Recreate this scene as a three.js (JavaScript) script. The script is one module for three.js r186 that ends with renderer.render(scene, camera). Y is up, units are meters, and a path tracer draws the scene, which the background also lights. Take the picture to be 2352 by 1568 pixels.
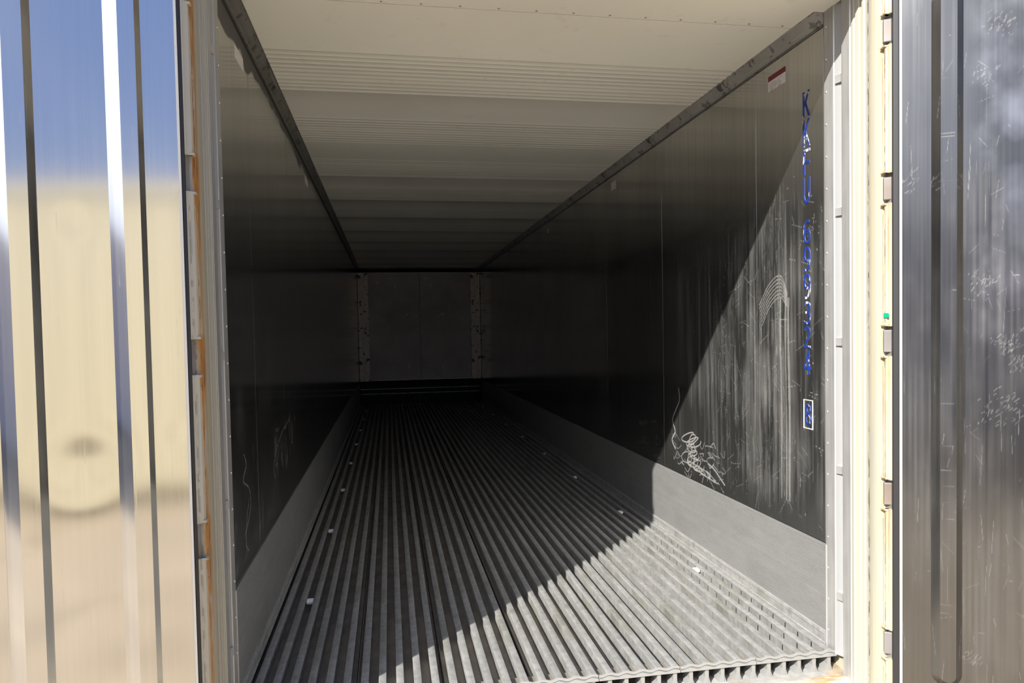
import * as THREE from 'three';
import { RoundedBoxGeometry } from 'three/addons/geometries/RoundedBoxGeometry.js';
import { TextGeometry } from 'three/addons/geometries/TextGeometry.js';
import { FontLoader } from 'three/addons/loaders/FontLoader.js';
import { mergeGeometries, mergeVertices, toCreasedNormals } from 'three/addons/utils/BufferGeometryUtils.js';

// ---------------------------------------------------------------- camera, sky, sun, exposure
const scene = new THREE.Scene();
const FULL_H = 1633.67;                                   // the photograph was cropped at its lower edge: the lens axis lies below its middle
const camera = new THREE.PerspectiveCamera(2 * Math.atan(FULL_H / 2 / 1615.65) * 180 / Math.PI, 2352 / FULL_H, 0.05, 300);
camera.setViewOffset(2352, FULL_H, 0, 0, 2352, 1568);
camera.position.set(0.5544, 1.2896, 2.5794);
camera.rotation.set(-0.03274, -0.17276, -0.01868, 'YXZ');
scene.add(camera);

const SUN = new THREE.Vector3(-1, 1, 1).normalize();
// hazy blue sky: paler towards the horizon, a broad glow round the sun, thin cloud
const SKY_LEVEL = 1.15;
const sky = (() => {
  const w = 512, h = 256, d = new Float32Array(w * h * 4), v = new THREE.Vector3();
  const wob = (x, y, z) => Math.sin(x * 5.1 + 1.3 * Math.sin(z * 4.3)) * Math.sin(y * 9.7 + 2.1 * Math.sin(x * 3.1)) * 0.5 + Math.sin(z * 11.3 + 2.7 * Math.sin(x * 6.1 + y * 8)) * Math.sin(y * 17 + x * 7) * 0.3;
  for (let j = 0; j < h; j++) for (let i = 0; i < w; i++) {
    const up = ((j + 0.5) / h - 0.5) * Math.PI, az = ((i + 0.5) / w - 0.5) * 2 * Math.PI;
    v.set(Math.cos(az) * Math.cos(up), Math.sin(up), Math.sin(az) * Math.cos(up));
    const y = Math.max(0, v.y), t = Math.pow(1 - y, 4), glow = 2.4 * Math.exp(-((v.angleTo(SUN) / 0.46) ** 2)), cloud = Math.max(0, wob(v.x * 1.4, y * 1.2, v.z * 1.4)) * 0.3 * (1 - y);
    const c = [0.17 + 0.31 * t, 0.28 + 0.29 * t, 0.62 + 0.16 * t].map((x, n) => x + (0.95 - x) * cloud + glow * [1, 0.97, 0.9][n]);
    d.set([...c, 1], (j * w + i) * 4);
  }
  const t = new THREE.DataTexture(d, w, h, THREE.RGBAFormat, THREE.FloatType);
  t.mapping = THREE.EquirectangularReflectionMapping; t.magFilter = t.minFilter = THREE.LinearFilter; t.wrapS = THREE.RepeatWrapping; t.needsUpdate = true;
  return t;
})();
scene.background = scene.environment = sky;
scene.backgroundIntensity = scene.environmentIntensity = SKY_LEVEL;

const sun = new THREE.DirectionalLight(0xfffaf2, 8.6);
sun.name = 'sun';
sun.position.copy(SUN).multiplyScalar(30).add(new THREE.Vector3(1.1, 0, -1));
sun.target.position.set(1.1, 0, -1);
sun.castShadow = true;
sun.shadow.mapSize.set(4096, 4096);
Object.assign(sun.shadow.camera, { left: -14, right: 14, top: 14, bottom: -14, near: 1, far: 80 });
scene.add(sun, sun.target);

const renderer = new THREE.WebGLRenderer({ antialias: true });
renderer.toneMapping = THREE.LinearToneMapping;
renderer.toneMappingExposure = 1.36;
renderer.shadowMap.enabled = true;

// ---------------------------------------------------------------- random, noise, textures
function rng(seed) { let s = seed >>> 0; return () => { s = (s + 0x6d2b79f5) >>> 0; let t = Math.imul(s ^ (s >>> 15), 1 | s); t = (t + Math.imul(t ^ (t >>> 7), 61 | t)) ^ t; return ((t ^ (t >>> 14)) >>> 0) / 4294967296; }; }
function hash(x, y, s) { let h = Math.imul(x | 0, 374761393) ^ Math.imul(y | 0, 668265263) ^ Math.imul(s | 0, 1274126177); h = Math.imul(h ^ (h >>> 13), 1274126177); return ((h ^ (h >>> 16)) >>> 0) / 4294967296; }
const sm = (t) => t * t * (3 - 2 * t), mix = (a, b, t) => a + (b - a) * t, cl = (x, a = 0, b = 1) => Math.min(b, Math.max(a, x));
const step = (a, b, x) => sm(cl((x - a) / (b - a)));
function noise(x, y, s = 0, px = 0, py = 0) {
  const ix = Math.floor(x), iy = Math.floor(y), fx = sm(x - ix), fy = sm(y - iy), m = (i, p) => p ? ((i % p) + p) % p : i;
  const a = hash(m(ix, px), m(iy, py), s), b = hash(m(ix + 1, px), m(iy, py), s), c = hash(m(ix, px), m(iy + 1, py), s), d = hash(m(ix + 1, px), m(iy + 1, py), s);
  return mix(mix(a, b, fx), mix(c, d, fx), fy);
}
function fbm(x, y, s, o = 4, px = 0, py = 0) { let v = 0, a = 0.5, t = 0; for (let i = 0; i < o; i++) { v += a * noise(x, y, s + i * 17, px, py); t += a; a *= 0.5; x *= 2; y *= 2; px *= 2; py *= 2; } return v / t; }
const enc = (x) => 255 * (x <= 0.0031308 ? 12.92 * x : 1.055 * Math.pow(x, 1 / 2.4) - 0.055);
function tex(w, h, fn, srgb = true) {                      // fn(u, v) gives linear colour (or data when srgb is false)
  const d = new Uint8Array(w * h * 4);
  for (let j = 0; j < h; j++) for (let i = 0; i < w; i++) {
    const c = fn((i + 0.5) / w, (j + 0.5) / h, i, j), k = (j * w + i) * 4;
    for (let n = 0; n < 3; n++) d[k + n] = cl(srgb ? enc(cl(c[n])) : 255 * c[n], 0, 255);
    d[k + 3] = 255;
  }
  const t = new THREE.DataTexture(d, w, h, THREE.RGBAFormat);
  t.wrapS = t.wrapT = THREE.RepeatWrapping; t.magFilter = THREE.LinearFilter; t.minFilter = THREE.LinearMipmapLinearFilter; t.generateMipmaps = true;
  if (srgb) t.colorSpace = THREE.SRGBColorSpace;
  t.needsUpdate = true;
  return t;
}
// a sheet on which scratches are drawn: coordinates in metres
function sheet(x0, x1, y0, y1, w, h) {
  const a = new Float32Array(w * h), sx = w / (x1 - x0), sy = h / (y1 - y0);
  const dab = (x, y, r, k) => {
    const cx = (x - x0) * sx, cy = (y - y0) * sy, rx = Math.max(0.6, r * sx), ry = Math.max(0.6, r * sy);
    for (let j = Math.floor(cy - ry); j <= cy + ry; j++) for (let i = Math.floor(cx - rx); i <= cx + rx; i++) {
      if (i < 0 || j < 0 || i >= w || j >= h) continue;
      const d = Math.hypot((i + 0.5 - cx) / rx, (j + 0.5 - cy) / ry);
      if (d < 1) a[j * w + i] = Math.max(a[j * w + i], k * (1 - d * d));
    }
  };
  const stroke = (pts, r, k) => {
    for (let n = 0; n + 1 < pts.length; n++) {
      const [ax, ay] = pts[n], [bx, by] = pts[n + 1], L = Math.hypot(bx - ax, by - ay), m = Math.max(1, Math.ceil(L / (r * 0.6)));
      for (let i = 0; i <= m; i++) dab(mix(ax, bx, i / m), mix(ay, by, i / m), r, k * (0.6 + 0.4 * noise(i * 0.15, n, 5)));
    }
  };
  return { a, w, h, x0, x1, y0, y1, dab, stroke, at: (i, j) => a[j * w + i] };
}
function curve(pts, n = 60) { const c = new THREE.CatmullRomCurve3(pts.map(([x, y]) => new THREE.Vector3(x, y, 0))); return c.getPoints(n).map((p) => [p.x, p.y]); }

// ---------------------------------------------------------------- geometry helpers
const flat = (g) => g.index ? g.toNonIndexed() : g;
function uvs(g, su = 1, sv = 1, ou = 0, ov = 0) {          // uv in metres (over su, sv), from the side each triangle faces
  g = flat(g);
  const p = g.attributes.position, uv = new Float32Array(p.count * 2), a = new THREE.Vector3(), b = new THREE.Vector3(), c = new THREE.Vector3();
  for (let i = 0; i < p.count; i += 3) {
    a.fromBufferAttribute(p, i); b.fromBufferAttribute(p, i + 1); c.fromBufferAttribute(p, i + 2);
    const n = b.clone().sub(a).cross(c.clone().sub(a)), x = Math.abs(n.x), y = Math.abs(n.y), z = Math.abs(n.z);
    [a, b, c].forEach((v, k) => {
      const [s, t] = x >= y && x >= z ? [v.z, v.y] : y >= z ? [v.x, v.z] : [v.x, v.y];
      uv[(i + k) * 2] = (s - ou) / su; uv[(i + k) * 2 + 1] = (t - ov) / sv;
    });
  }
  g.setAttribute('uv', new THREE.BufferAttribute(uv, 2));
  return g;
}
function join(list) {
  list = list.map((g) => { g = flat(g); for (const k of Object.keys(g.attributes)) if (k !== 'position' && k !== 'normal') g.deleteAttribute(k); return g; });
  return list.length === 1 ? list[0] : mergeGeometries(list);
}
function box(x0, x1, y0, y1, z0, z1, r = 0, seg = 2) {
  const w = x1 - x0, h = y1 - y0, d = z1 - z0;
  const g = r ? new RoundedBoxGeometry(w, h, d, seg, Math.min(r, w / 2.01, h / 2.01, d / 2.01)) : new THREE.BoxGeometry(w, h, d);
  return g.translate((x0 + x1) / 2, (y0 + y1) / 2, (z0 + z1) / 2);
}
// closed outline swept along an axis. The outline is given in (x, y) for 'z', (z, x) for 'y', (y, z) for 'x'.
function sweep(pts, axis, from, to, crease = 0.6) {
  const s = new THREE.Shape(pts.map(([a, b]) => new THREE.Vector2(a, b)));
  let g = new THREE.ExtrudeGeometry(s, { depth: to - from, bevelEnabled: false, steps: 1 });
  g.translate(0, 0, from);
  const p = g.attributes.position;
  for (let i = 0; i < p.count; i++) {
    const a = p.getX(i), b = p.getY(i), c = p.getZ(i);
    if (axis === 'y') p.setXYZ(i, b, c, a); else if (axis === 'x') p.setXYZ(i, c, a, b);
  }
  g.deleteAttribute('uv'); g.deleteAttribute('normal');
  g = toCreasedNormals(mergeVertices(g, 1e-6), crease);
  return g;
}
const used = {};
function numbered(name) { const n = used[name] = (used[name] ?? -1) + 1; return n ? name + '_' + String(n).padStart(3, '0') : name; }
function mesh(name, geo, mat, parent, uv = [1, 1, 0, 0]) {
  const g = uvs(Array.isArray(geo) ? join(geo) : geo, ...uv), m = new THREE.Mesh(g, mat);
  m.name = parent === scene ? numbered(name) : name;
  m.castShadow = m.receiveShadow = true;
  if (parent !== scene) { const same = parent.children.filter((c) => c.userData.stem === name).length; m.userData.stem = name; if (same) m.name = name + '_' + String(same).padStart(3, '0'); }
  parent.add(m);
  return m;
}
function shared(name, geo, mat, parent, x = 0, y = 0, z = 0) {  // a piece that shares its geometry
  const m = new THREE.Mesh(geo, mat), same = parent.children.filter((c) => c.userData.stem === name).length;
  m.name = same ? name + '_' + String(same).padStart(3, '0') : name; m.userData.stem = name;
  m.castShadow = m.receiveShadow = true; m.position.set(x, y, z); parent.add(m);
  return m;
}
function thing(name, label, category, at = [0, 0, 0], kind, group) {
  const o = new THREE.Group(); o.name = numbered(name); o.position.set(...at);
  o.userData = { label, category }; if (kind) o.userData.kind = kind; if (group) o.userData.group = group;
  scene.add(o); return o;
}
const room = (name, label, category) => thing(name, label, category, [0, 0, 0], 'structure');

// ---------------------------------------------------------------- measures (metres): x 0..W across, y up from the bar tops, z = 0 at the front of the wall panels
const W = 2.29, HC = 2.54, HP = 2.497, HK = 0.404, ZB = -10.8, ZE = -11.45, ZF = 0.056;

// ---------------------------------------------------------------- materials
const std = (o) => new THREE.MeshStandardMaterial(o);
const col = (r, g, b) => new THREE.Color().setRGB(r, g, b);
const orm = (w, h, fn) => tex(w, h, (u, v, i, j) => { const [r, m] = fn(u, v, i, j); return [1, r, m]; }, false);
const M = {};
{ // dull aluminium of the floor bars, long grain along z, dents and stains
  const t = tex(512, 1024, (u, v) => {
    const g = 0.78 + 0.18 * (fbm(u * 40, v * 6, 3, 3, 40, 6) - 0.5) + 0.34 * (fbm(u * 44, v * 88, 9, 4, 44, 88) - 0.5) + 0.14 * (noise(u * 120, v * 40, 4, 120, 40) - 0.5);
    const stain = step(0.6, 0.75, fbm(u * 6, v * 8, 31, 4, 6, 8)) * 0.16;
    const k = 0.42 * g * (1 - stain);
    return [k, k * 1.0, k * (0.97 - stain * 0.4)];
  });
  const r = orm(256, 512, (u, v) => [0.42 + 0.3 * fbm(u * 16, v * 30, 12, 4, 16, 30), 0.5]);
  M.bar = std({ map: t, roughnessMap: r, metalnessMap: r, roughness: 1, metalness: 1 });
}
{ // channel between the bars: grimy, brownish
  const t = tex(256, 1024, (u, v) => {
    const n = fbm(u * 8, v * 30, 41, 4, 8, 30), m = fbm(u * 4, v * 6, 47, 3, 4, 6), k = 0.13 + 0.14 * n;
    return [k * (1 + 0.12 * m), k * 0.95, k * (0.86 - 0.1 * m)];
  });
  M.channel = std({ map: t, roughness: 0.6, metalness: 0.35 });
}
{ // aluminium of the lower wall sheets: fine lines along the length
  const t = tex(512, 512, (u, v) => {
    const line = noise(u * 2, v * 160, 3, 2, 160), sw = fbm(u * 5, v * 5, 15, 5, 5, 5), fine = noise(u * 90 + v * 60, v * 150, 8);
    const k = 0.31 * (0.86 + 0.1 * (line - 0.5) + 0.28 * (sw - 0.45) + 0.12 * (fine - 0.5));
    return [k, k * 1.01, k * 0.98];
  });
  const b = tex(8, 512, (u, v) => { const k = 0.5 + 0.5 * Math.sin(v * Math.PI * 2 * 32); return [k, k, k]; }, false);
  M.kick = std({ map: t, bumpMap: b, bumpScale: 0.0003, roughness: 0.5, metalness: 0.5 });
}
M.alum = (() => {
  const t = tex(256, 512, (u, v) => {
    const k = 0.52 * (0.86 + 0.16 * (noise(u * 60, v * 5, 3, 60, 5) - 0.5) + 0.26 * (fbm(u * 5, v * 10, 19, 4, 5, 10) - 0.5));
    return [k, k * 0.995, k * 0.97];
  });
  return std({ map: t, roughness: 0.42, metalness: 0.6 });
})();
M.strip = std({ color: col(0.3, 0.3, 0.29), roughness: 0.4, metalness: 0.3 });
M.channelFace = std({ color: col(0.34, 0.345, 0.345), roughness: 0.4, metalness: 0.2 });
M.bright = std({ color: col(0.52, 0.52, 0.5), roughness: 0.35, metalness: 0.3 });
M.clip = std({ color: col(0.85, 0.85, 0.83), roughness: 0.4 });
M.rivet = std({ color: col(0.75, 0.75, 0.73), roughness: 0.25, metalness: 0.8 });
M.trim = (() => {
  const t = tex(256, 256, (u, v) => { const k = 0.4 + 0.2 * (fbm(u * 6, v * 8, 71, 4, 6, 8) - 0.5) - 0.22 * step(0.62, 0.72, fbm(u * 30, v * 30, 77, 4, 30, 30)); return [k, k * 0.99, k * 0.94]; });
  return std({ map: t, roughness: 0.4, metalness: 0.2 });
})();
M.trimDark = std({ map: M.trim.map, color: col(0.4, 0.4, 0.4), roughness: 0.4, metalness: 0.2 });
M.ceiling = (() => {
  const t = tex(512, 512, (u, v) => { const k = 0.88 * (0.95 + 0.1 * (fbm(u * 3, v * 3, 91, 4, 3, 3) - 0.5)) - 0.04 * step(0.79, 0.86, fbm(u * 40, v * 40, 97, 2, 40, 40)); return [k, k * 0.99, k * 0.9]; });
  return std({ map: t, roughness: 0.22, metalness: 0.0 });
})();
M.dark = std({ color: col(0.03, 0.03, 0.03), roughness: 0.8 });
M.rubber = std({ color: col(0.012, 0.012, 0.013), roughness: 0.55 });
M.shell = std({ color: col(0.62, 0.6, 0.55), roughness: 0.6 });
// dark coated wall sheets with vertical grain; repeated further in
function wallTone(x, y, s) {                               // metres
  const grain = noise(x * 90, y * 1.3, s) * 0.5 + noise(x * 260, y * 3, s + 1) * 0.5, cloud = fbm(x * 2.2, y * 1.6, s + 2, 4);
  return 0.66 * (0.86 + 0.2 * (grain - 0.5) + 0.3 * (cloud - 0.5));
}
M.wall = (() => {
  const t = tex(512, 512, (u, v) => {
    const grain = noise(u * 220, v * 4, 5, 220, 4), cloud = fbm(u * 4, v * 4, 6, 4, 4, 4), k = 0.66 * (0.88 + 0.16 * (grain - 0.5) + 0.26 * (cloud - 0.5));
    return [k, k * 0.985, k * 0.94];
  });
  return std({ map: t, roughness: 0.15, metalness: 0.95 });
})();
const Z_NEAR = -2.88;                                      // the first three sheets carry their own wear
function wearMaterial(S, seed, extra) {
  const tone = (i, j) => {
    const x = mix(S.x0, S.x1, (i + 0.5) / S.w), y = mix(S.y0, S.y1, (j + 0.5) / S.h), s = S.at(i, j);
    const [haze, dirt, rough = 0.13] = extra(x, y);
    return { x, y, rough, w: cl(s + haze), dirt, k: wallTone(x, y, seed) };
  };
  const map = tex(S.w, S.h, (u, v, i, j) => {
    const { w, dirt, k } = tone(i, j), f = mix(k, 0.36, w) * (1 - dirt * 0.86);
    return [f, f * (0.99 + 0.005 * w), f * (0.95 + 0.04 * w)];
  });
  const r = orm(S.w / 2, S.h / 2, (u, v, i, j) => { const { w, dirt, rough } = tone(i * 2, j * 2); return [cl(rough + 0.5 * w + 0.4 * dirt), cl(0.97 - 0.85 * w - 0.7 * dirt)]; });
  return std({ map, roughnessMap: r, metalnessMap: r, roughness: 1, metalness: 1 });
}
{ // right wall: rubbed streaks, a scrawl low down
  const S = sheet(Z_NEAR, 0, HK, HP, 1536, 1024), R = rng(11);
  for (let n = 0; n < 420; n++) {                          // vertical rub marks, thickest in two bands
    const band = R(), x = band < 0.55 ? -0.28 - 0.3 * R() : band < 0.8 ? -0.6 - 0.5 * R() : -1.6 * R(), y = 0.45 + 1.35 * R(), l = 0.05 + 0.5 * R() * R();
    S.stroke([[x, y], [x + (R() - 0.5) * 0.015, y + l]], 0.001 + 0.0016 * R(), 0.05 + 0.2 * R() * R());
  }
  for (const x of [-0.262, -0.27, -0.29, -0.33]) S.stroke(curve([[x, 0.52], [x + 0.004, 0.9], [x - 0.004, 1.3], [x, 1.42]]), 0.003, 0.5);
  for (let n = 0; n < 7; n++) S.stroke(curve([[-0.49 - n * 0.004, 1.30 + n * 0.016], [-0.42, 1.385 + n * 0.018], [-0.33, 1.425 + n * 0.016], [-0.275, 1.38 + n * 0.01]]), 0.0025, 0.5);
  for (let n = 0; n < 240; n++) { const x = -0.95 * R(), y = 0.45 + 1.4 * R(), a = R() * 6.3, l = 0.02 + 0.07 * R(); S.stroke([[x, y], [x + Math.cos(a) * l, y + Math.sin(a) * l]], 0.0015, 0.1 + 0.25 * R()); }
  for (let n = 0; n < 120; n++) S.dab(-1.3 * R(), 0.45 + 1.5 * R(), 0.002 + 0.004 * R() * R(), 0.15 + 0.3 * R());
  // the scrawl
  S.stroke(curve([[-1.47, 0.93], [-1.46, 0.86], [-1.52, 0.79], [-1.57, 0.72], [-1.53, 0.66], [-1.58, 0.6], [-1.53, 0.55]]), 0.006, 0.85);
  const loops = (x, y, dx, dy, rx, ry, m, tilt, r, k) => { const q = []; for (let i = 0; i <= m * 24; i++) { const a = i / 24 * Math.PI * 2, f = i / (m * 24); q.push([x + dx * f + rx * Math.cos(a) * (0.7 + 0.4 * Math.sin(i * 0.13)), y + dy * f + ry * Math.sin(a) + tilt * rx * Math.cos(a)]); } S.stroke(q, r, k); };
  loops(-1.34, 0.655, 0.1, -0.03, 0.1, 0.022, 3, 0.25, 0.0035, 0.9);
  loops(-1.3, 0.6, 0.06, -0.05, 0.06, 0.02, 3, 0.1, 0.0035, 0.8);
  loops(-1.38, 0.53, 0.2, -0.03, 0.07, 0.03, 5, 0.2, 0.003, 0.8);
  loops(-1.25, 0.49, 0.22, -0.02, 0.12, 0.014, 4, -0.12, 0.0035, 0.7);
  S.stroke(curve([[-1.08, 0.54], [-1.0, 0.52], [-0.92, 0.48], [-0.88, 0.46]]), 0.006, 0.6);
  for (let n = 0; n < 46; n++) { const x = -1.6 + 0.7 * R(), y = 0.43 + 0.22 * R(); S.stroke(curve([[x, y], [x + 0.05 * R(), y + 0.05 * (R() - 0.5)], [x + 0.1 * R(), y + 0.08 * (R() - 0.5)]], 20), 0.003, 0.25 + 0.35 * R()); }
  for (let n = 0; n < 40; n++) { const x = -2.4 + 0.6 * R(), y = 0.42 + 0.3 * R(); S.stroke([[x, y], [x + 0.08 * R(), y + 0.06 * (R() - 0.5)]], 0.003, 0.2 + 0.2 * R()); }
  M.wallRight = wearMaterial(S, 101, (x, y) => {
    const rub = fbm(x * 7, y * 4, 55, 4) * 0.6 + 0.4 * noise(x * 70, y * 3, 57);
    const zone = step(1.95, 1.5, y) * step(0.4, 0.6, y) * step(-1.9, -0.9, x), band = Math.exp(-(((x + 0.42) / 0.17) ** 2)) * 0.25 + Math.exp(-(((x + 0.72) / 0.2) ** 2)) * 0.22;
    const drips = step(0.62, 0.8, noise(x * 45, y * 2, 61)) * 0.16 * step(0.5, 1.2, y);
    return [cl(zone * (0.0 + (rub - 0.42) * (0.2 + band * 0.7) + drips * 0.4), 0, 0.6), 0, mix(0.13, 0.19, zone)];
  });
}
{ // left wall: black sealant smeared and run down under the cornice, a few pale scrawls
  const S = sheet(Z_NEAR, 0, HK, HP, 1536, 1024), R = rng(23);
  S.stroke(curve([[-0.22, 0.85], [-0.26, 0.8], [-0.2, 0.75], [-0.3, 0.7], [-0.33, 0.64], [-0.28, 0.58], [-0.2, 0.54]]), 0.004, 0.5);
  S.stroke(curve([[-0.3, 0.66], [-0.24, 0.58], [-0.22, 0.5], [-0.27, 0.46]]), 0.004, 0.5);
  S.stroke(curve([[-1.48, 1.0], [-1.5, 0.86], [-1.2, 0.8], [-1.0, 0.74], [-0.9, 0.66], [-0.95, 0.6]]), 0.004, 0.4);
  S.stroke([[-1.3, 1.05], [-1.302, 0.62]], 0.003, 0.5);
  for (let n = 0; n < 60; n++) { const x = -0.9 - 0.8 * R(), y = 0.62 + 0.26 * R(); S.stroke(curve([[x, y], [x + 0.06 * (R() - 0.5), y - 0.05 * R()], [x + 0.1 * (R() - 0.5), y - 0.1 * R()]], 20), 0.004, 0.12 + 0.3 * R()); }
  for (let n = 0; n < 200; n++) { const x = -0.9 * R(), y = 0.42 + 0.22 * R() * R() * 2, l = 0.02 + 0.08 * R(); S.stroke([[x, y], [x + (R() - 0.5) * 0.03, y + l]], 0.002, 0.1 + 0.25 * R()); }
  const runs = [[-0.535, 2.26, 0.006], [-1.63, 2.1, 0.006], [-1.2, 2.4, 0.008], [-2.3, 2.36, 0.007], [-2.58, 2.3, 0.006], [-0.9, 2.41, 0.006]];
  M.wallLeft = wearMaterial(S, 131, (x, y) => {
    const edge = 2.436 - 0.04 * step(0.45, 0.75, fbm(x * 4, 0, 65, 3)) - 0.02 * noise(x * 18, 1, 66) - 0.045 * Math.exp(-(((x + 0.12) / 0.16) ** 2)) + 0.02 * step(-0.6, -0.8, x);
    let d = step(edge - 0.006, edge + 0.006, y);
    for (const [rx, ry, w] of runs) d = Math.max(d, step(w * 1.4, w * 0.5, Math.abs(x - rx) * (1 + (2.45 - y) * 3)) * step(ry, ry + 0.1, y) * 0.8);
    return [cl((fbm(x * 6, y * 4, 77, 4) - 0.55) * 0.12, 0, 0.2), d];
  });
}
// painted frame: cream, rusty beside the hinge pockets, black specks along the seal
const POCKETS = [2.32, 1.772, 1.235, 0.69, 0.15], POCKET_H = 0.105;
function creamTex(seed, rust) {
  return tex(512, 2048, (u, v) => {                         // u: z 0.15..0.40, v: y -0.12..2.66
    const z = 0.15 + 0.25 * u, y = -0.12 + 2.78 * v, n = fbm(z * 60, y * 5, seed, 5), f = fbm(z * 240, y * 26, seed + 3, 4), pale = 0.94 + 0.1 * (n - 0.5);
    let c = [0.39 * pale, 0.37 * pale, 0.3 * pale];
    const blend = (t, k) => { k = cl(k); c = c.map((x, i) => mix(x, t[i], k)); };
    blend([0.5, 0.42, 0.25], 0.5 * step(0.5, 0.7, noise(z * 90, y * 1.5, seed + 5)) * step(0.26, 0.3, z));
    let near = 0;
    for (const p of POCKETS) { const d = p - POCKET_H / 2 - y; if (d > -0.14) near = Math.max(near, Math.exp(-Math.max(0, d) * 3.2) * step(-0.14, -0.1, d)); }
    const zone = Math.exp(-(((z - (rust > 1 ? 0.347 : 0.352)) / (rust > 1 ? 0.03 : 0.024)) ** 2));
    blend(rust > 1 ? [0.36, 0.16, 0.035] : [0.33, 0.2, 0.075], rust * zone * (rust > 1 ? 0.5 + 0.5 * near : 0.15 + 0.85 * near) * step(0.32, 0.62, n * 0.6 + f * 0.4 + near * 0.14));
    blend([0.16, 0.06, 0.02], rust * zone * near * step(0.52, 0.66, f * 0.5 + n * 0.5) * 0.8);
    const specks = Math.exp(-(((z - 0.262) / 0.006) ** 2)) + 0.5 * Math.exp(-(((z - 0.24) / 0.004) ** 2)) + 0.7 * Math.exp(-(((z - 0.352) / 0.003) ** 2));
    blend([0.05, 0.045, 0.04], specks * step(0.46, 0.62, fbm(z * 180, y * 42, seed + 9, 3)) * step(0.25, 0.5, noise(z * 20, y * 3, seed + 11)) * 0.95);
    blend([0.3, 0.26, 0.2], 0.35 * step(0.52, 0.75, fbm(z * 50, y * 12, seed + 13, 4)) * step(0.1, 0.0, y + 0.1 * n));
    return c;
  });
}
M.creamRight = std({ map: creamTex(201, 0.7), roughness: 0.5 });
M.creamLeft = std({ map: creamTex(251, 1.25), roughness: 0.55 });
const CREAM_UV = [0.25, 2.78, 0.15, -0.12];
M.pocket = (() => {
  const t = tex(64, 256, (u, v) => { const k = 0.2 + 0.12 * (fbm(u * 4, v * 8, 31, 4, 4, 8) - 0.5), r = step(0.5, 0.8, fbm(u * 3, v * 12, 37, 3, 3, 12)); return [k, k * mix(0.94, 0.8, r), k * mix(0.9, 0.66, r)]; });
  return std({ map: t, roughness: 0.45, metalness: 0.25 });
})();
M.rustySill = (() => {
  const t = tex(512, 256, (u, v) => { const n = fbm(u * 14, v * 8, 43, 5, 14, 8), k = 0.42 + 0.3 * (n - 0.5), r = step(0.45, 0.7, fbm(u * 9, v * 5, 49, 4, 9, 5)); return [mix(k, 0.36, r), mix(k * 0.92, 0.24, r), mix(k * 0.75, 0.11, r)]; });
  return std({ map: t, roughness: 0.7, metalness: 0.1 });
})();
M.basePlate = (() => {
  const t = tex(512, 256, (u, v) => { const k = 0.3 + 0.24 * (fbm(u * 24, v * 14, 63, 5, 24, 14) - 0.5), r = step(0.5, 0.75, fbm(u * 9, v * 5, 67, 4, 9, 5)); return [k, k * mix(0.98, 0.8, r), k * mix(0.92, 0.55, r)]; });
  return std({ map: t, roughness: 0.65 });
})();
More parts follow.
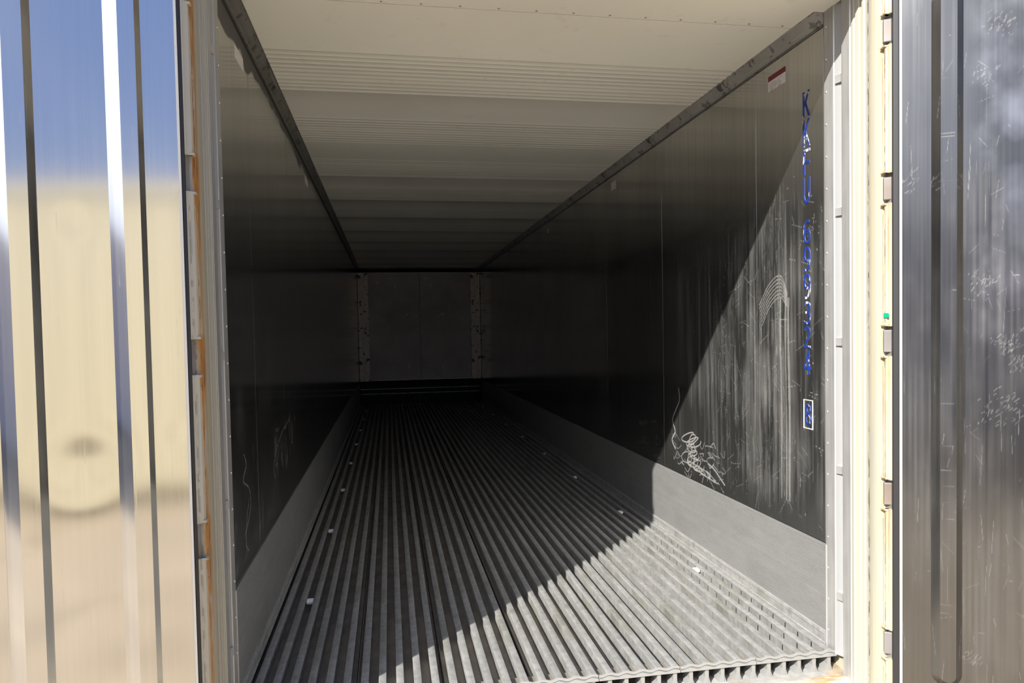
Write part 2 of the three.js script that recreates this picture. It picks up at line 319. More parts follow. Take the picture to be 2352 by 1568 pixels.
// door sheets: thin polished metal
function doorTex(seed, wear) {
  const S = sheet(0, 1.12, -0.12, 2.66, 1024, 1536), R = rng(seed);
  if (wear > 0.5) {
    for (let n = 0; n < 260; n++) { const x = 1.1 * R(), y = -0.1 + 2.7 * R(), l = 0.02 + 0.16 * R() * R(); S.stroke([[x, y], [x + (R() - 0.5) * 0.02, y + l]], 0.0012, 0.12 + 0.3 * R()); }
    for (let n = 0; n < 70; n++) { const x = 0.1 + 0.3 * R(), y = 2.5 * R(), a = R() * 6.3, l = 0.01 + 0.04 * R(); S.stroke([[x, y], [x + Math.cos(a) * l, y + Math.sin(a) * l]], 0.001, 0.1 + 0.3 * R()); }
    for (const [cx, cy, r, m] of [[0.31, 1.22, 0.05, 60], [0.35, 1.16, 0.04, 50], [0.24, 1.42, 0.06, 40], [0.29, 2.27, 0.05, 40], [0.02, 1.78, 0.04, 26], [0.21, 0.14, 0.035, 30], [0.255, 2.1, 0.05, 22], [0.3, 1.0, 0.08, 60]])
      for (let n = 0; n < m; n++) { const x = cx + (R() + R() - 1) * r, y = cy + (R() + R() - 1) * r, a = 0.5 + 0.9 * R(), l = 0.003 + 0.013 * R(); S.stroke([[x, y], [x + Math.cos(a) * l, y + Math.sin(a) * l]], 0.001 + 0.001 * R(), 0.15 + 0.35 * R()); }
    for (let n = 0; n < 13; n++) { const y = 0.3 + 2 * R(); S.stroke([[0.115, y], [0.155, y + 0.004 * (R() - 0.5)]], 0.0014, 0.1 + 0.25 * R()); }
  } else {
    for (let n = 0; n < 170; n++) { const x = 1.1 * R(), y = -0.1 + 2.7 * R(); S.stroke([[x, y], [x + (R() - 0.5) * 0.004, y + 0.02 + 0.3 * R() * R()]], 0.0009, 0.05 + 0.12 * R()); }
    for (let n = 0; n < 90; n++) { const x = 0.5 * R(), y = 2.5 * R(); S.dab(x, y, 0.0015 + 0.003 * R(), -0.5); }
  }
  const hz = (x, y) => wear * (0.1 * fbm(x * 9, y * 5, seed + 3, 4) + 0.14 * step(0.45, 0.7, fbm(x * 4, y * 2.4, seed + 7, 4)) * noise(x * 110, y * 3, seed + 9));
  const map = tex(S.w, S.h, (u, v, i, j) => {
    const x = 1.12 * u, y = -0.12 + 2.78 * v, w = cl(S.at(i, j) + hz(x, y)), g = noise(x * 240, y * 2.2, seed), base = mix(0.6, 0.15, cl(wear)) * (1 + (wear > 0.5 ? 0.1 : 0.04) * (g - 0.5)) * (wear > 0.5 ? 1 + step(0.18, 0.26, x) * step(1.0, 1.5, y) * Math.max(-0.2, 2.6 * (fbm(x * 9, y * 7, seed + 21, 4) - 0.42)) : 1), k = mix(base, wear > 0.5 ? 0.25 : 0.5, w);
    return [k, k * (wear > 0.5 ? 0.985 : 0.985), k * (wear > 0.5 ? 0.96 : 0.95)];
  });
  const r = orm(S.w / 2, S.h / 2, (u, v, i, j) => { const x = 1.12 * u, y = -0.12 + 2.78 * v, w = cl(S.at(i * 2, j * 2) + hz(x, y)), g = noise(x * 240, y * 2.2, seed); return [cl(mix(0.1, 0.2, cl(wear)) + (wear > 0.5 ? 0.05 : 0.012) * (g - 0.5) + 0.6 * w), cl(0.97 - 0.75 * w)]; });
  const m = std({ map, roughnessMap: r, metalnessMap: r, roughness: 1, metalness: 1 });
  if (wear < 0.5) {                                         // the thin sheet is dented and not quite flat
    const bw = 256, bh = 640, d = new Float32Array(bw * bh * 4), dents = [[0.287, 0.965, 0.06, -0.8], [0.287, 1.59, 0.03, -0.16], [0.04, 1.02, 0.022, -0.12], [0.29, 0.6, 0.055, 0.35], [0.415, 0.76, 0.03, 0.2]];
    for (let j = 0; j < bh; j++) for (let i = 0; i < bw; i++) {
      const x = 1.12 * (i + 0.5) / bw, y = -0.12 + 2.78 * (j + 0.5) / bh;
      let h = 0.5 + 0.16 * (fbm(x * 2.4, y * 2.4, 601, 2) - 0.5);
      for (const [cx, cy, q, k] of dents) h += k * 0.9 * Math.exp(-((x - cx) ** 2 + (y - cy) ** 2) / (2 * q * q));
      d.fill(h, (j * bw + i) * 4, (j * bw + i) * 4 + 4);
    }
    const t = new THREE.DataTexture(d, bw, bh, THREE.RGBAFormat, THREE.FloatType);
    t.wrapS = t.wrapT = THREE.RepeatWrapping; t.magFilter = t.minFilter = THREE.LinearFilter; t.needsUpdate = true;
    m.bumpMap = t; m.bumpScale = 0.006;
  }
  return m;
}
M.doorLeft = doorTex(307, 0.12);
M.doorRight = doorTex(353, 1);
const DOOR_UV = [1.12, 2.78, 0, -0.12];
M.whiteEdge = std({ color: col(0.75, 0.73, 0.66), roughness: 0.45 });
M.bulkhead = (() => {
  const t = tex(512, 512, (u, v) => { const k = 0.46 + 0.25 * (fbm(u * 5, v * 5, 81, 5, 5, 5) - 0.5) + 0.2 * step(0.76, 0.86, fbm(u * 40, v * 28, 83, 3, 40, 28)); return [k, k * 0.93, k * 0.84]; });
  return std({ map: t, roughness: 0.55, metalness: 0.1 });
})();
M.cornerPost = (() => {
  const t = tex(128, 512, (u, v) => { const k = 0.92 + 0.16 * (fbm(u * 5, v * 20, 85, 4, 5, 20) - 0.5), d = 0.9 * step(0.66, 0.78, fbm(u * 9, v * 36, 87, 3, 9, 36)); return [mix(k, 0.06, d), mix(k * 0.9, 0.05, d), mix(k * 0.76, 0.04, d)]; });
  return std({ map: t, roughness: 0.6 });
})();

// ---------------------------------------------------------------- floor: extruded bars over a channelled deck
{
  const floor = room('floor', 'ribbed aluminium floor of long parallel bars with open channels between them', 'floor');
  const N = 35, PITCH = 0.0651, X0 = 0.0446, TOP = 0.0142, SIDE = 0.0112, WALL = 0.0022, DEPTH = -0.05, BASE = -0.085;
  const bar = (slotted, seed) => {                           // a hollow rib: rounded top, two side walls
    const parts = [sweep([[-TOP, -0.0016], [-TOP, -0.0044], [-TOP + 0.001, -0.0054], [TOP - 0.001, -0.0054], [TOP, -0.0044], [TOP, -0.0016], [TOP - 0.0005, -0.0005], [TOP - 0.0016, 0], [-TOP + 0.0016, 0], [-TOP + 0.0005, -0.0005]], 'z', ZB + 0.02, ZF, 0.5)];
    for (const s of [-1, 1]) {
      const [a, b] = s < 0 ? [-SIDE, -SIDE + WALL] : [SIDE - WALL, SIDE];
      if (!slotted) parts.push(box(a, b, DEPTH, -0.005, ZB + 0.02, ZF - 0.08), box(a, b, -0.031, -0.005, ZF - 0.08, ZF));
      else {                                                // the outer bars have upright slots cut in their sides
        parts.push(box(a, b, DEPTH, -0.036, ZB + 0.02, ZF - 0.08), box(a, b, -0.011, -0.005, ZB + 0.02, ZF));
        for (let z = ZF; z > ZB + 0.12; z -= 0.098) parts.push(box(a, b, z === ZF ? -0.031 : -0.036, -0.011, z - 0.098 + 0.005, z === ZF ? z : z - 0.005));
      }
    }
    return uvs(join(parts), 0.9, 1.7, seed * 0.213, seed * 0.37);
  };
  const tee = bar;
  const plain = [1, 2, 3, 4].map((s) => tee(false, s)), slotted = [5, 6].map((s) => tee(true, s));
  for (let i = 0; i < N; i++) shared('floor_bar', i < 3 || i >= N - 3 ? slotted[i % 2] : plain[(i * 7) % 4], M.bar, floor, X0 + i * PITCH);
  const cover = uvs(box(-PITCH / 2 + 0.0109, PITCH / 2 - 0.0109, -0.031, -0.028, ZF - 0.085, ZF - 0.001), 0.4, 1.9);
  for (let i = 1; i < N; i++) shared('channel_end', cover, M.channel, floor, X0 + (i - 0.5) * PITCH);
  const foot = uvs(join([box(-0.0075, 0.0075, BASE, -0.02, ZF - 0.05, ZF + 0.006), sweep([[-0.017, BASE], [0.017, BASE], [0.007, BASE + 0.03], [-0.007, BASE + 0.03]], 'z', ZF - 0.05, ZF + 0.004)]));
  for (let i = 0; i < N; i++) shared('end_web', foot, M.strip, floor, X0 + i * PITCH);
  const deck = [2, 3].map((s) => uvs(box(-PITCH / 2 + 0.0109, PITCH / 2 - 0.0109, DEPTH - 0.003, DEPTH, ZB + 0.02, ZF - 0.08), 0.4, 1.9, s * 0.31, s * 0.27));
  for (let i = 0; i <= N; i++) {                            // channel bottoms; a section joint leaves a slit in every fifth channel
    const x = X0 + (i - 0.5) * PITCH, edge = i === 0 || i === N, joint = i % 5 === 1 && i > 1, h = PITCH / 2 - 0.0109;
    if (edge) mesh('channel_bottom', box(i ? x - h : 0, i ? W : x + h, DEPTH - 0.003, DEPTH, ZB + 0.02, ZF - 0.08), M.channel, floor, [0.4, 1.9, 0.1, 0.2]);
    else if (joint) {
      mesh('channel_bottom', [box(x - h, x - 0.003, DEPTH - 0.003, DEPTH, ZB + 0.02, ZF - 0.08), box(x + 0.003, x + h, DEPTH - 0.003, DEPTH + 0.004, ZB + 0.02, ZF - 0.08),
        box(x + 0.003, x + 0.006, DEPTH, DEPTH + 0.02, ZB + 0.02, ZF - 0.08)], M.channel, floor, [0.4, 1.9, 0.2, 0.1]);
    } else shared('channel_bottom', deck[i % 2], M.channel, floor, x);
  }
  // wavy strip that closes the front of the deck, in lengths
  const cuts = [0, 0.325, 0.651, 0.976, 1.302, 1.627, 1.942, W];
  for (let k = 0; k + 1 < cuts.length; k++) {
    const a = cuts[k] + 0.0015, b = cuts[k + 1] - 0.0015, n = Math.round((b - a) / 0.004), wave = (x) => 0.0035 * Math.cos((x - X0) / PITCH * Math.PI * 2), up = [], low = [];
    for (let i = 0; i <= n; i++) { const x = mix(a, b, i / n); up.push([x, -0.003 + wave(x)]); low.unshift([x, -0.0125 + wave(x)]); }
    mesh('end_strip', [sweep([...up, ...low], 'z', ZF, ZF + 0.006, 0.7), box(a, b, -0.018, -0.008, ZF, ZF + 0.002), sweep([...up.map(([x, y]) => [x, y - 0.0125]), ...low.map(([x]) => [x, -0.025])], 'z', ZF + 0.001, ZF + 0.013, 0.7)], M.strip, floor, [0.9, 1.7, 0, 0]);
  }
  // pale clips set into the second channel from either wall
  for (const x of [X0 + PITCH * 1.5, X0 + PITCH * (N - 2.5)]) for (let k = 0; k < 8; k++)
    mesh('clip', box(x - 0.0175, x + 0.0175, -0.022, -0.003, -0.985 - 1.262 * k, -0.945 - 1.262 * k, 0.006, 3), M.clip, floor).userData.label = 'pale clip between two bars';
  mesh('subfloor', box(-0.07, W + 0.07, -0.2, BASE, ZE - 0.06, 0.10), M.basePlate, floor, [0.8, 0.5, 0, 0]);
}
// threshold
{
  const sill = room('trim_1', 'rust-stained sill plate in front of the ribbed floor', 'sill');
  mesh('plate', box(-0.12, W + 0.12, -0.2, -0.087, 0.10, 0.42, 0.004), M.rustySill, sill, [0.8, 0.5, 0, 0]);
  mesh('lip', sweep([[-0.087, 0.125], [-0.079, 0.128], [-0.079, 0.15], [-0.087, 0.153]], 'x', 0.002, W - 0.002), M.rustySill, sill, [0.8, 0.5, 0.3, 0]);
}

// ---------------------------------------------------------------- side walls
function sideWall(side) {
  const right = side === 'right', X = (o) => right ? W + o : -o;     // o: metres outward from the face of the wall
  const bx = (o0, o1, y0, y1, z0, z1, r) => right ? box(W + o0, W + o1, y0, y1, z0, z1, r) : box(-o1, -o0, y0, y1, z0, z1, r);
  const wall = room('wall_' + side, right ? 'dark metal side wall half in sun, with blue lettering near the door' : 'dark shaded metal side wall with black sealant run down under the cornice', 'wall');
  mesh('insulated_shell', bx(0.006, 0.08, -0.085, HC + 0.06, ZE - 0.06, -0.001), M.dark, wall);
  const first = right ? -0.533 : -0.5, edges = [0];
  for (let z = first; z > ZB; z -= 1.173) edges.push(z);
  edges.push(ZE);
  for (let i = 0; i + 1 < edges.length; i++) {
    const near = edges[i + 1] > Z_NEAR, g = bx(0, 0.0055, HK + 0.007, HP + 0.02, edges[i + 1] + 0.00025, edges[i] - (i ? 0.00025 : 0.006), 0.0005);
    mesh('wall_panel', g, near ? (right ? M.wallRight : M.wallLeft) : M.wall, wall, near ? [-Z_NEAR, HP - HK, Z_NEAR, HK] : [1.2, 1.2, i * 0.3, 0]);
  }
  const kick = room('baseboard_' + side, right ? 'pale aluminium kick plate along the foot of the wall, its near end in sun' : 'grey aluminium kick plate along the foot of the shaded wall', 'baseboard');
  const s = right ? -1 : 1, K = (pts) => sweep(pts.map(([o, y]) => [X(o), y]), 'z', ZB + 0.02, 0.004, 0.5);
  mesh('sheet', K([[0.006, HK], [-0.003, HK - 0.001], [-0.004, HK - 0.006], [-0.004, 0.004], [0.006, 0.004]]), M.kick, kick, [0.9, 0.45, 0, 0]);
  mesh('bead', K([[-0.004, 0.05], [-0.009, 0.047], [-0.012, 0.041], [-0.0125, 0.036], [-0.01, 0.032], [-0.01, 0.004], [-0.015, 0.0], [-0.015, -0.006], [-0.004, -0.006]]), M.bar, kick);
  mesh('weld', bx(-0.008, 0.002, -0.02, HK + 0.002, 0.003, 0.011, 0.004), M.strip, kick);
  const cove = room(right ? 'trim_2' : 'trim_3', right ? 'grey metal cornice along the top of the sunlit wall' : 'blackened metal cornice along the top of the shaded wall', 'cornice');
  const C = (pts) => sweep(pts.map(([o, y]) => [X(o), y]), 'z', ZE, -0.002, 0.4);
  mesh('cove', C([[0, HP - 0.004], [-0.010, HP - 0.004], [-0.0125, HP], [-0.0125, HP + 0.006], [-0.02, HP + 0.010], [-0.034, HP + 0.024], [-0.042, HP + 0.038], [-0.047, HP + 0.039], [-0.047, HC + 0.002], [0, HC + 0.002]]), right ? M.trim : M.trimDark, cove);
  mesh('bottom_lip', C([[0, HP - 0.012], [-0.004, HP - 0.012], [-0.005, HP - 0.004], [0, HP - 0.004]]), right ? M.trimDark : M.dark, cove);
  return wall;
}
sideWall('left'); sideWall('right');

// ---------------------------------------------------------------- ceiling
{
  const ceiling = room('ceiling', 'glossy cream ceiling pressed with bands of fine cross ribs', 'ceiling');
  const PITCH = 0.973, ribs = (z0, z1, c) => {              // outline in (y, z): underside at HC, eleven ribs about z = c
    const under = [[HC, z0]];
    for (let k = 0; k < 11; k++) { const z = c + (k - 5) * 0.0515; if (z - 0.015 < z0 || z + 0.015 > z1) continue; under.push([HC, z - 0.0145]); for (let i = 0; i <= 6; i++) under.push([HC - 0.0026 * Math.sin(Math.PI * i / 6) ** 1.2, z - 0.013 + 0.026 * i / 6]); under.push([HC, z + 0.0145]); }
    under.push([HC, z1], [HC + 0.03, z1], [HC + 0.03, z0]);
    return sweep(under, 'x', -0.002, W + 0.002, 0.8);
  };
  const sweepLip = () => {                                  // one plate, notched at its rear corners round the cornices
    const g = new THREE.ExtrudeGeometry(new THREE.Shape([[0.0475, 0.1525], [W - 0.0475, 0.1525], [W - 0.0475, 0], [W, 0], [W, -0.168], [0, -0.168], [0, 0], [0.0475, 0]].map(([x, y]) => new THREE.Vector2(x, y))), { depth: 0.034, bevelEnabled: false });
    g.deleteAttribute('uv');
    return g.rotateX(-Math.PI / 2).translate(0, HC - 0.0015, 0);
  };
  mesh('seam', box(0.02, W - 0.02, HC + 0.004, HC + 0.03, -0.162, -0.15), M.dark, ceiling);
  let z1 = -0.160, c = -0.895;
  for (; z1 > ZE; c -= PITCH) { const z0 = Math.max(c - PITCH / 2, ZE); mesh('ceiling_panel', ribs(z0, z1, c), M.ceiling, ceiling, [2, 2, 0, 0]); z1 = z0; }
  mesh('roof', box(-0.08, W + 0.08, HC + 0.03, HC + 0.12, ZE - 0.06, 0.0), M.shell, ceiling);
  const lip = mesh('front_lip', sweepLip(), M.ceiling, ceiling, [2, 2, 0, 0]);
  const head = uvs(new THREE.SphereGeometry(0.005, 10, 6).scale(1, 0.5, 1));
  for (let x = 0.11; x < W - 0.06; x += 0.1487) shared('screw', head, M.trim, lip, x, HC - 0.0018, -0.137);
}

// ---------------------------------------------------------------- rear bulkhead
{
  const back = room('wall_back', 'dim bulkhead at the far end between two stained pale corner posts', 'wall');
  mesh('end_wall', box(-0.07, W + 0.07, -0.085, HC + 0.03, ZE - 0.06, ZE), M.dark, back);
  for (const [a, b] of [[0.2, 1.14], [1.145, 2.1]]) mesh('bulkhead_panel', box(a, b, 0.45, 2.447, ZB - 0.03, ZB, 0.002), M.bulkhead, back, [2.2, 2.2, a * 0.7, 0.3]);
  for (const [a, b] of [[0.004, 0.198], [2.102, 2.286]]) mesh('corner_post', [box(a, b, 0.43, 2.445, ZB - 0.03, ZB + 0.02, 0.006), box((a + b) / 2 - 0.012, (a + b) / 2 + 0.012, 0.43, 2.445, ZB + 0.015, ZB + 0.04, 0.004)], M.cornerPost, back, [0.4, 1.6, a, 0]);
  mesh('top_flange', box(0.004, W - 0.004, 2.447, 2.456, ZB - 0.06, ZB + 0.012, 0.002), M.alum, back);
  mesh('bottom_flange', box(0.2, 2.1, 0.436, 0.45, ZB - 0.04, ZB + 0.014, 0.003), M.alum, back);
  for (const y of [0.18, 0.27]) mesh('guard_rail', box(0.012, W - 0.012, y, y + 0.016, ZB - 0.05, ZB - 0.03, 0.004), M.trim, back);
}

// ---------------------------------------------------------------- door frame
function jamb(side) {
  const right = side === 'right', X = (o) => right ? W + o : -o;
  const bx = (o0, o1, y0, y1, z0, z1, r) => right ? box(W + o0, W + o1, y0, y1, z0, z1, r) : box(-o1, -o0, y0, y1, z0, z1, r);
  const J = (pts, y0, y1, crease) => sweep(right ? pts.map(([z, o]) => [z, X(o)]) : pts.map(([z, o]) => [z, X(o)]).reverse(), 'y', y0, y1, crease);
  const zc = right ? 0.374 : 0.39, oc = right ? 0.004 : 0.013, zl = right ? 0.336 : 0.363, f = (zc - zl) / 0.038, cream = right ? M.creamRight : M.creamLeft, Y0 = -0.087, Y1 = 2.56;
  const t = room(right ? 'trim_4' : 'trim_5', right ? 'sunlit cream door post with a riveted aluminium strip and hinge pockets' : 'shaded cream door post streaked with orange rust beside the left door', 'door frame');
  const strip = mesh('rivet_strip', J([[0.0, 0.012], [0.0, -0.001], [0.003, -0.004], [0.062, -0.004], [0.065, -0.001], [0.065, 0.012]], -0.02, Y1), M.alum, t, [0.3, 1.4, 0, 0]);
  const head = uvs(new THREE.SphereGeometry(0.0045, 10, 8).scale(0.6, 1, 1));
  for (let y = 0.06; y < 2.5; y += 0.127) shared('rivet', head, M.rivet, strip, X(-0.0042), y, 0.016);
  const channel = mesh('channel', J([[0.065, 0.02], [0.065, 0.0], [0.069, 0.0], [0.108, 0.017], [0.108, 0.024]], -0.02, Y1), M.channelFace, t);
  const clip = J([[0.071, 0.0], [0.074, -0.006], [0.1, 0.002], [0.106, 0.0], [0.106, 0.016], [0.071, 0.002]], 0, 0.03, 0.3);
  uvs(clip);
  for (const y of [2.247, 1.736, 1.23, 0.725, 0.221]) shared('clip', clip, M.alum, channel, 0, y - 0.015, 0);
  mesh('inner_strip', J([[0.107, 0.03], [0.107, 0.001], [0.111, -0.003], [0.158, -0.003], [0.162, 0.001], [0.162, 0.03]], Y0, Y1), M.alum, t, [0.3, 1.4, 0.1, 0.3]);
  mesh('seal_strip', J([[0.163, 0.03], [0.163, 0.0], [0.17, -0.004], [0.181, -0.004], [0.185, 0.0], [0.19, 0.0], [0.194, -0.004], [0.2095, -0.003], [0.2125, 0.004], [0.2125, 0.03]], Y0, Y1), cream, t, CREAM_UV);
  mesh('seal_lip', J([[0.2205, 0.03], [0.2205, 0.004], [0.2235, 0.0], [0.2335, 0.0], [0.237, 0.005], [0.237, 0.03]], Y0, Y1), cream, t, CREAM_UV);
  mesh('groove_seal', J([[0.2128, 0.03], [0.2128, 0.012], [0.2202, 0.012], [0.2202, 0.03]], Y0, Y1), M.rubber, t);
  const post = mesh('post', J([[0.24, 0.03], [0.24, 0.003], [0.244, 0.0], [0.262, 0.0], [0.268, -0.004], [zl - 0.018, -0.004], [zl - 0.006, 0.0], [zl, 0.004], [zl, 0.03], [zl, 0.15], [0.0, 0.15], [0.0, 0.03]], Y0, Y1 + 0.1), cream, t, CREAM_UV);
  // hinge side: folded edge strip broken by five pockets
  mesh('pocket_plate', J([[zl, 0.15], [zl, 0.012], [zc - 0.001, oc + 0.012], [zc - 0.001, 0.15]], Y0, Y1 + 0.1), M.pocket, t, [0.2, 0.6, 0, 0]);
  const ends = [Y1 + 0.1]; for (const p of POCKETS) ends.push(p + POCKET_H / 2, p - POCKET_H / 2); ends.push(Y0);
  for (let i = 0; i < ends.length; i += 2) {
    const hi = ends[i], lo = ends[i + 1];
    const parts = [J([[zl + 0.01 * f, 0.02], [zl + 0.01 * f, 0.0], [zl + 0.014 * f, right ? -0.005 : -0.003], [zl + 0.02 * f, right ? -0.005 : -0.001], [zl + 0.025 * f, right ? 0.0 : 0.004], [zc - 0.003, oc - 0.002], [zc, oc], [zc, oc + 0.016]], lo, hi, 0.5), bx(-0.004, 0.02, lo + 0.004, hi - (i ? 0.034 : 0), zl + 0.0005, zl + 0.0105 * f, 0.003)];
    if (i) parts.push(bx(-0.010, 0.014, hi - 0.008, hi, zl - 0.004, zl + 0.024 * f, 0.003));
    parts.push(bx(-0.009, 0.014, lo, lo + 0.008, zl - 0.003, zl + 0.026 * f, 0.003));
    mesh('edge_strip', parts, cream, t, CREAM_UV);
  }
  if (right) mesh('tape', bx(-0.0075, -0.005, 1.318, 1.334, 0.3485, 0.372), std({ color: col(0.0, 0.3, 0.18), roughness: 0.5 }), t).userData.label = 'short green tape mark';
}
jamb('left'); jamb('right');
{
  const header = room('trim_6', 'cream door header above the opening', 'door frame');
  mesh('beam', sweep([[HC + 0.0, 0.169], [HC + 0.03, 0.22], [HC + 0.078, 0.33], [HC + 0.082, 0.37], [2.78, 0.37], [2.78, -0.0], [HC + 0.031, -0.0], [HC + 0.031, 0.169]], 'x', -0.15, W + 0.15), M.creamRight, header, CREAM_UV);
}

// ---------------------------------------------------------------- doors
function door(side) {
  const right = side === 'right', th = (right ? 150 : 140) * Math.PI / 180;
  const t = room(right ? 'door_2' : 'door_1', right ? 'open door lined with scratched grey metal, on the sunny side of the opening' : 'open door lined with mirror-bright ribbed metal reflecting blue sky', 'door');
  const tx = right ? -Math.cos(th) : Math.cos(th), tz = Math.sin(th);
  t.position.set(right ? 2.31 : -0.022, 0, right ? 0.40 : 0.395);
  t.rotation.y = Math.atan2(-tz, tx);
  const f = right ? 1 : -1, s0 = right ? -0.004 : 0.004, mat = right ? M.doorRight : M.doorLeft;
  const bz = (a, b, y0, y1, d0, d1, r) => box(a, b, y0, y1, Math.min(f * d0, f * d1), Math.max(f * d0, f * d1), r);
  mesh('core', bz(s0 + 0.004, 1.115, -0.115, 2.655, -0.075, -0.003), M.shell, t);
  mesh('liner', bz(s0 + 0.006, 1.118, -0.12, 2.66, -0.004, 0, 0.0015), mat, t, DOOR_UV);
  mesh('edge_trim', bz(s0, s0 + 0.008, -0.12, 2.66, -0.02, 0.002, 0.002), M.whiteEdge, t);
  const rib = (c, half, slope, y0, y1, hgt) => {
    const r = half, s = new THREE.Shape();
    s.moveTo(c - half, y0 + r); s.absarc(c, y0 + r, r, Math.PI, 2 * Math.PI, false); s.lineTo(c + half, y1 - r); s.absarc(c, y1 - r, r, 0, Math.PI, false); s.lineTo(c - half, y0 + r);
    let g = new THREE.ExtrudeGeometry(s, { depth: 0.002, bevelEnabled: true, bevelThickness: hgt, bevelSize: slope, bevelSegments: 1, curveSegments: 12 });
    g.deleteAttribute('uv'); g.deleteAttribute('normal');
    g = flat(g).translate(0, 0, -0.002);                    // keep only what stands proud of the sheet
    const p = g.attributes.position, keep = [];
    for (let i = 0; i < p.count; i += 3) if ([0, 1, 2].some((k) => p.getZ(i + k) > 0.0005)) for (let k = 0; k < 3; k++) keep.push(p.getX(i + k), p.getY(i + k), f * (cl(p.getZ(i + k), -0.001, 1)));
    if (f < 0) for (let i = 0; i < keep.length; i += 9) for (let k = 0; k < 3; k++) { const a = keep[i + 3 + k]; keep[i + 3 + k] = keep[i + 6 + k]; keep[i + 6 + k] = a; }
    g = new THREE.BufferGeometry(); g.setAttribute('position', new THREE.Float32BufferAttribute(keep, 3));
    return toCreasedNormals(mergeVertices(g, 1e-5), 0.35);
  };
  for (const c of right ? [0.139, 0.42, 0.70, 0.98] : [0.153, 0.416, 0.676, 0.936]) mesh('rib', rib(c, right ? 0.024 : 0.022, right ? 0.023 : 0.026, right ? 0.06 : -0.06, right ? 2.40 : 2.5, right ? 0.025 : 0.026), mat, t, DOOR_UV);
  mesh('gasket', bz(s0 - (right ? 0.021 : 0.014), s0 - 0.001, -0.12, 2.66, -0.03, right ? 0.004 : 0.001, 0.004), M.rubber, t);
  for (const y of POCKETS) mesh('hinge', bz(s0 - 0.045, s0 + 0.03, y - 0.04, y + 0.04, -0.06, -0.032, 0.004), M.pocket, t);
}
door('left'); door('right');

// ---------------------------------------------------------------- lettering on the right wall
const font = await new FontLoader().loadAsync('fonts/droid/droid_sans_regular.typeface.json');
{
  const blue = std({
    map: tex(256, 1024, (u, v) => {
      const n = fbm(u * 7, v * 46, 401, 3), c = step(0.66, 0.7, n) * step(0.4, 0.55, noise(u * 3, v * 9, 407)), d = 0.8 + 0.5 * (fbm(u * 10, v * 60, 411, 3) - 0.5);
      return [mix(0.008 * d, 0.5, c), mix(0.032 * d, 0.5, c), mix(0.23 * d, 0.5, c)];
    }), roughness: 0.5,
  });
  const t = thing('identification_number', 'column of worn blue letters and digits on the dark wall beside the door', 'lettering', [W, 0, 0]);
  const glyph = (ch, y0, y1, z0, z1, parent, name) => {
    const g = new TextGeometry(ch, { font, size: 1, depth: 0.01, curveSegments: 8 });
    g.computeBoundingBox(); const b = g.boundingBox, sx = (z1 - z0) / (b.max.x - b.min.x), sy = (y1 - y0) / (b.max.y - b.min.y);
    g.translate(-b.min.x, -b.min.y, 0).scale(sx, sy, 0.15).translate(z0, y0, 0.0003).rotateY(-Math.PI / 2);
    return mesh(name, g, blue, parent, [0.12, 1.6, -0.2, 0.8]);
  };
  const rows = [['K', 2.166, 2.272], ['K', 2.043, 2.155], ['F', 1.928, 2.032], ['U', 1.808, 1.916], ['6', 1.640, 1.738], ['9', 1.524, 1.628], ['9', 1.408, 1.514], ['3', 1.302, 1.398], ['2', 1.202, 1.294], ['4', 1.090, 1.192]];
  rows.forEach(([ch, a, b], i) => glyph(ch, a, b, -0.148, -0.1, t, i < 4 ? 'letter' : 'digit'));
  glyph('8', 0.878, 0.966, -0.141, -0.1, t, 'digit');
  const bar = (y0, y1, z0, z1) => box(-0.0017, -0.0003, y0, y1, z0, z1);
  mesh('check_digit_frame', [bar(0.861, 0.864, -0.153, -0.088), bar(0.981, 0.984, -0.153, -0.088), bar(0.864, 0.981, -0.153, -0.1505), bar(0.864, 0.981, -0.0905, -0.088)], M.whiteEdge, t).userData.label = 'thin white frame round the last digit';
}
// ---------------------------------------------------------------- stickers
function sticker(wall, z0, z1, y0, y1, label, red) {
  const right = wall === 'right', seed = Math.round(z0 * -1000);
  const map = tex(256, 128, (u, v) => {
    if (!right) u = 1 - u;
    if (red && v > 0.66) return [0.12 + 0.03 * noise(u * 20, v * 20, 1), 0.012, 0.016];
    let k = 0.62 + 0.08 * (noise(u * 8, v * 8, seed) - 0.5);
    const row = red ? [0.5, 0.36, 0.22, 0.1] : [];
    for (const r of row) if (Math.abs(v - r) < 0.035 && u > 0.08 && u < 0.6 + 0.3 * hash(row.indexOf(r), seed, 3) && hash(Math.floor(u * 46), row.indexOf(r), seed) > 0.3) k = mix(k, 0.25, 0.75);
    return [k, k * 0.95, k * 0.92];
  });
  const t = thing('sticker', label, 'sticker', [right ? W - 0.0008 : 0.0008, (y0 + y1) / 2, (z0 + z1) / 2]);
  t.userData.group = 'labels stuck on the side walls';
  const w = z1 - z0, h = y1 - y0, m = new THREE.Mesh(uvs(box(-0.0007, 0.0007, -h / 2, h / 2, -w / 2, w / 2), w, h, -w / 2, -h / 2), std({ map, roughness: 0.5 }));
  m.name = 'print'; m.castShadow = m.receiveShadow = true; t.add(m);
}
sticker('right', -0.418, -0.279, 2.363, 2.432, 'white printed sticker with a dark red top band, high on the wall', true);
sticker('right', -2.725, -2.612, 2.378, 2.440, 'small blank white sticker high on the wall with blue lettering', false);
sticker('right', -4.985, -4.915, 2.366, 2.418, 'tiny pale sticker deepest inside, on the wall with blue lettering', false);
sticker('left', -0.437, -0.286, 2.362, 2.413, 'white sticker under the blackened cornice, nearest the left door post', false);
sticker('left', -2.756, -2.58, 2.37, 2.425, 'small white sticker under the blackened cornice, deeper inside', false);

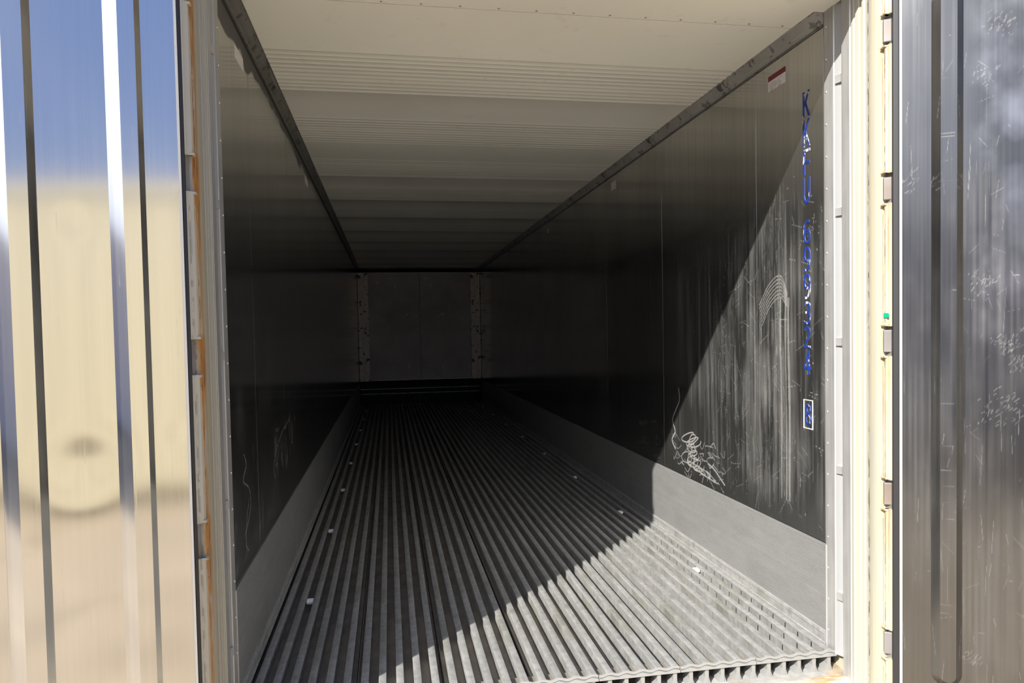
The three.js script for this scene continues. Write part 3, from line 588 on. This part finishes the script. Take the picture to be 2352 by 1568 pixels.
// ---------------------------------------------------------------- outside: ground and the container opposite, seen in the left door
{
  const t = tex(512, 512, (u, v) => { const n = fbm(u * 10, v * 10, 501, 5, 10, 10), k = 0.43 * (0.75 + 0.5 * n) + 0.05 * (noise(u * 160, v * 160, 503, 160, 160) - 0.5); return [k, k * 0.82, k * 0.58]; });
  const ground = room('ground', 'dry sandy yard', 'ground');
  mesh('soil', box(-90, 90, -0.6, -0.2, -60, 90), std({ map: t, roughness: 0.95 }), ground, [4, 4, 0, 0]);
  const paint = std({ color: col(0.48, 0.43, 0.3), roughness: 0.6 });
  const boxcar = (label, mat, at, turn, L) => {              // long side facing local -x
    const c = thing('shipping_container', label, 'container', at), D = 2.44, B = 0.16, H = 2.9; c.rotation.y = turn;
    const wave = []; for (let z = 0.14; z < L - 0.2; z += 0.28) wave.push([z, 0.03], [z + 0.07, 0.06], [z + 0.14, 0.06], [z + 0.21, 0.03]);
    const side = sweep([...wave.map(([z, o]) => [z - L / 2, o - D / 2]), ...wave.slice().reverse().map(([z, o]) => [z - L / 2, o - D / 2 + 0.004])], 'y', B + 0.1, H - 0.1, 0.3);
    mesh('side_panel', side, mat, c);
    mesh('body', box(-D / 2 + 0.08, D / 2, B + 0.05, H - 0.02, -L / 2 + 0.02, L / 2 - 0.02), mat, c);
    for (const y of [B, H - 0.12]) mesh('side_rail', box(-D / 2 + 0.002, -D / 2 + 0.1, y, y + 0.12, -L / 2 + 0.05, L / 2 - 0.05, 0.01), mat, c);
    for (const z of [-L / 2, L / 2 - 0.16]) for (const x of [-D / 2, D / 2 - 0.16]) mesh('corner_post', box(x, x + 0.16, 0, H, z, z + 0.16, 0.01), mat, c);
  };
  boxcar('cream shipping container across the yard, seen mirrored in the left door', paint, [4.2 + 1.22, -0.2, 2.1 + 3.03], 0, 6.06);
  boxcar('grey shipping container in its own shade, seen mirrored in the scratched right door', std({ color: col(0.6, 0.58, 0.62), roughness: 0.6 }), [-2.6, -0.2, 7.4 + 1.22], -Math.PI / 2, 12.19);
}
for (const o of scene.children) o.traverse((c) => delete c.userData.stem);
renderer.render(scene, camera);
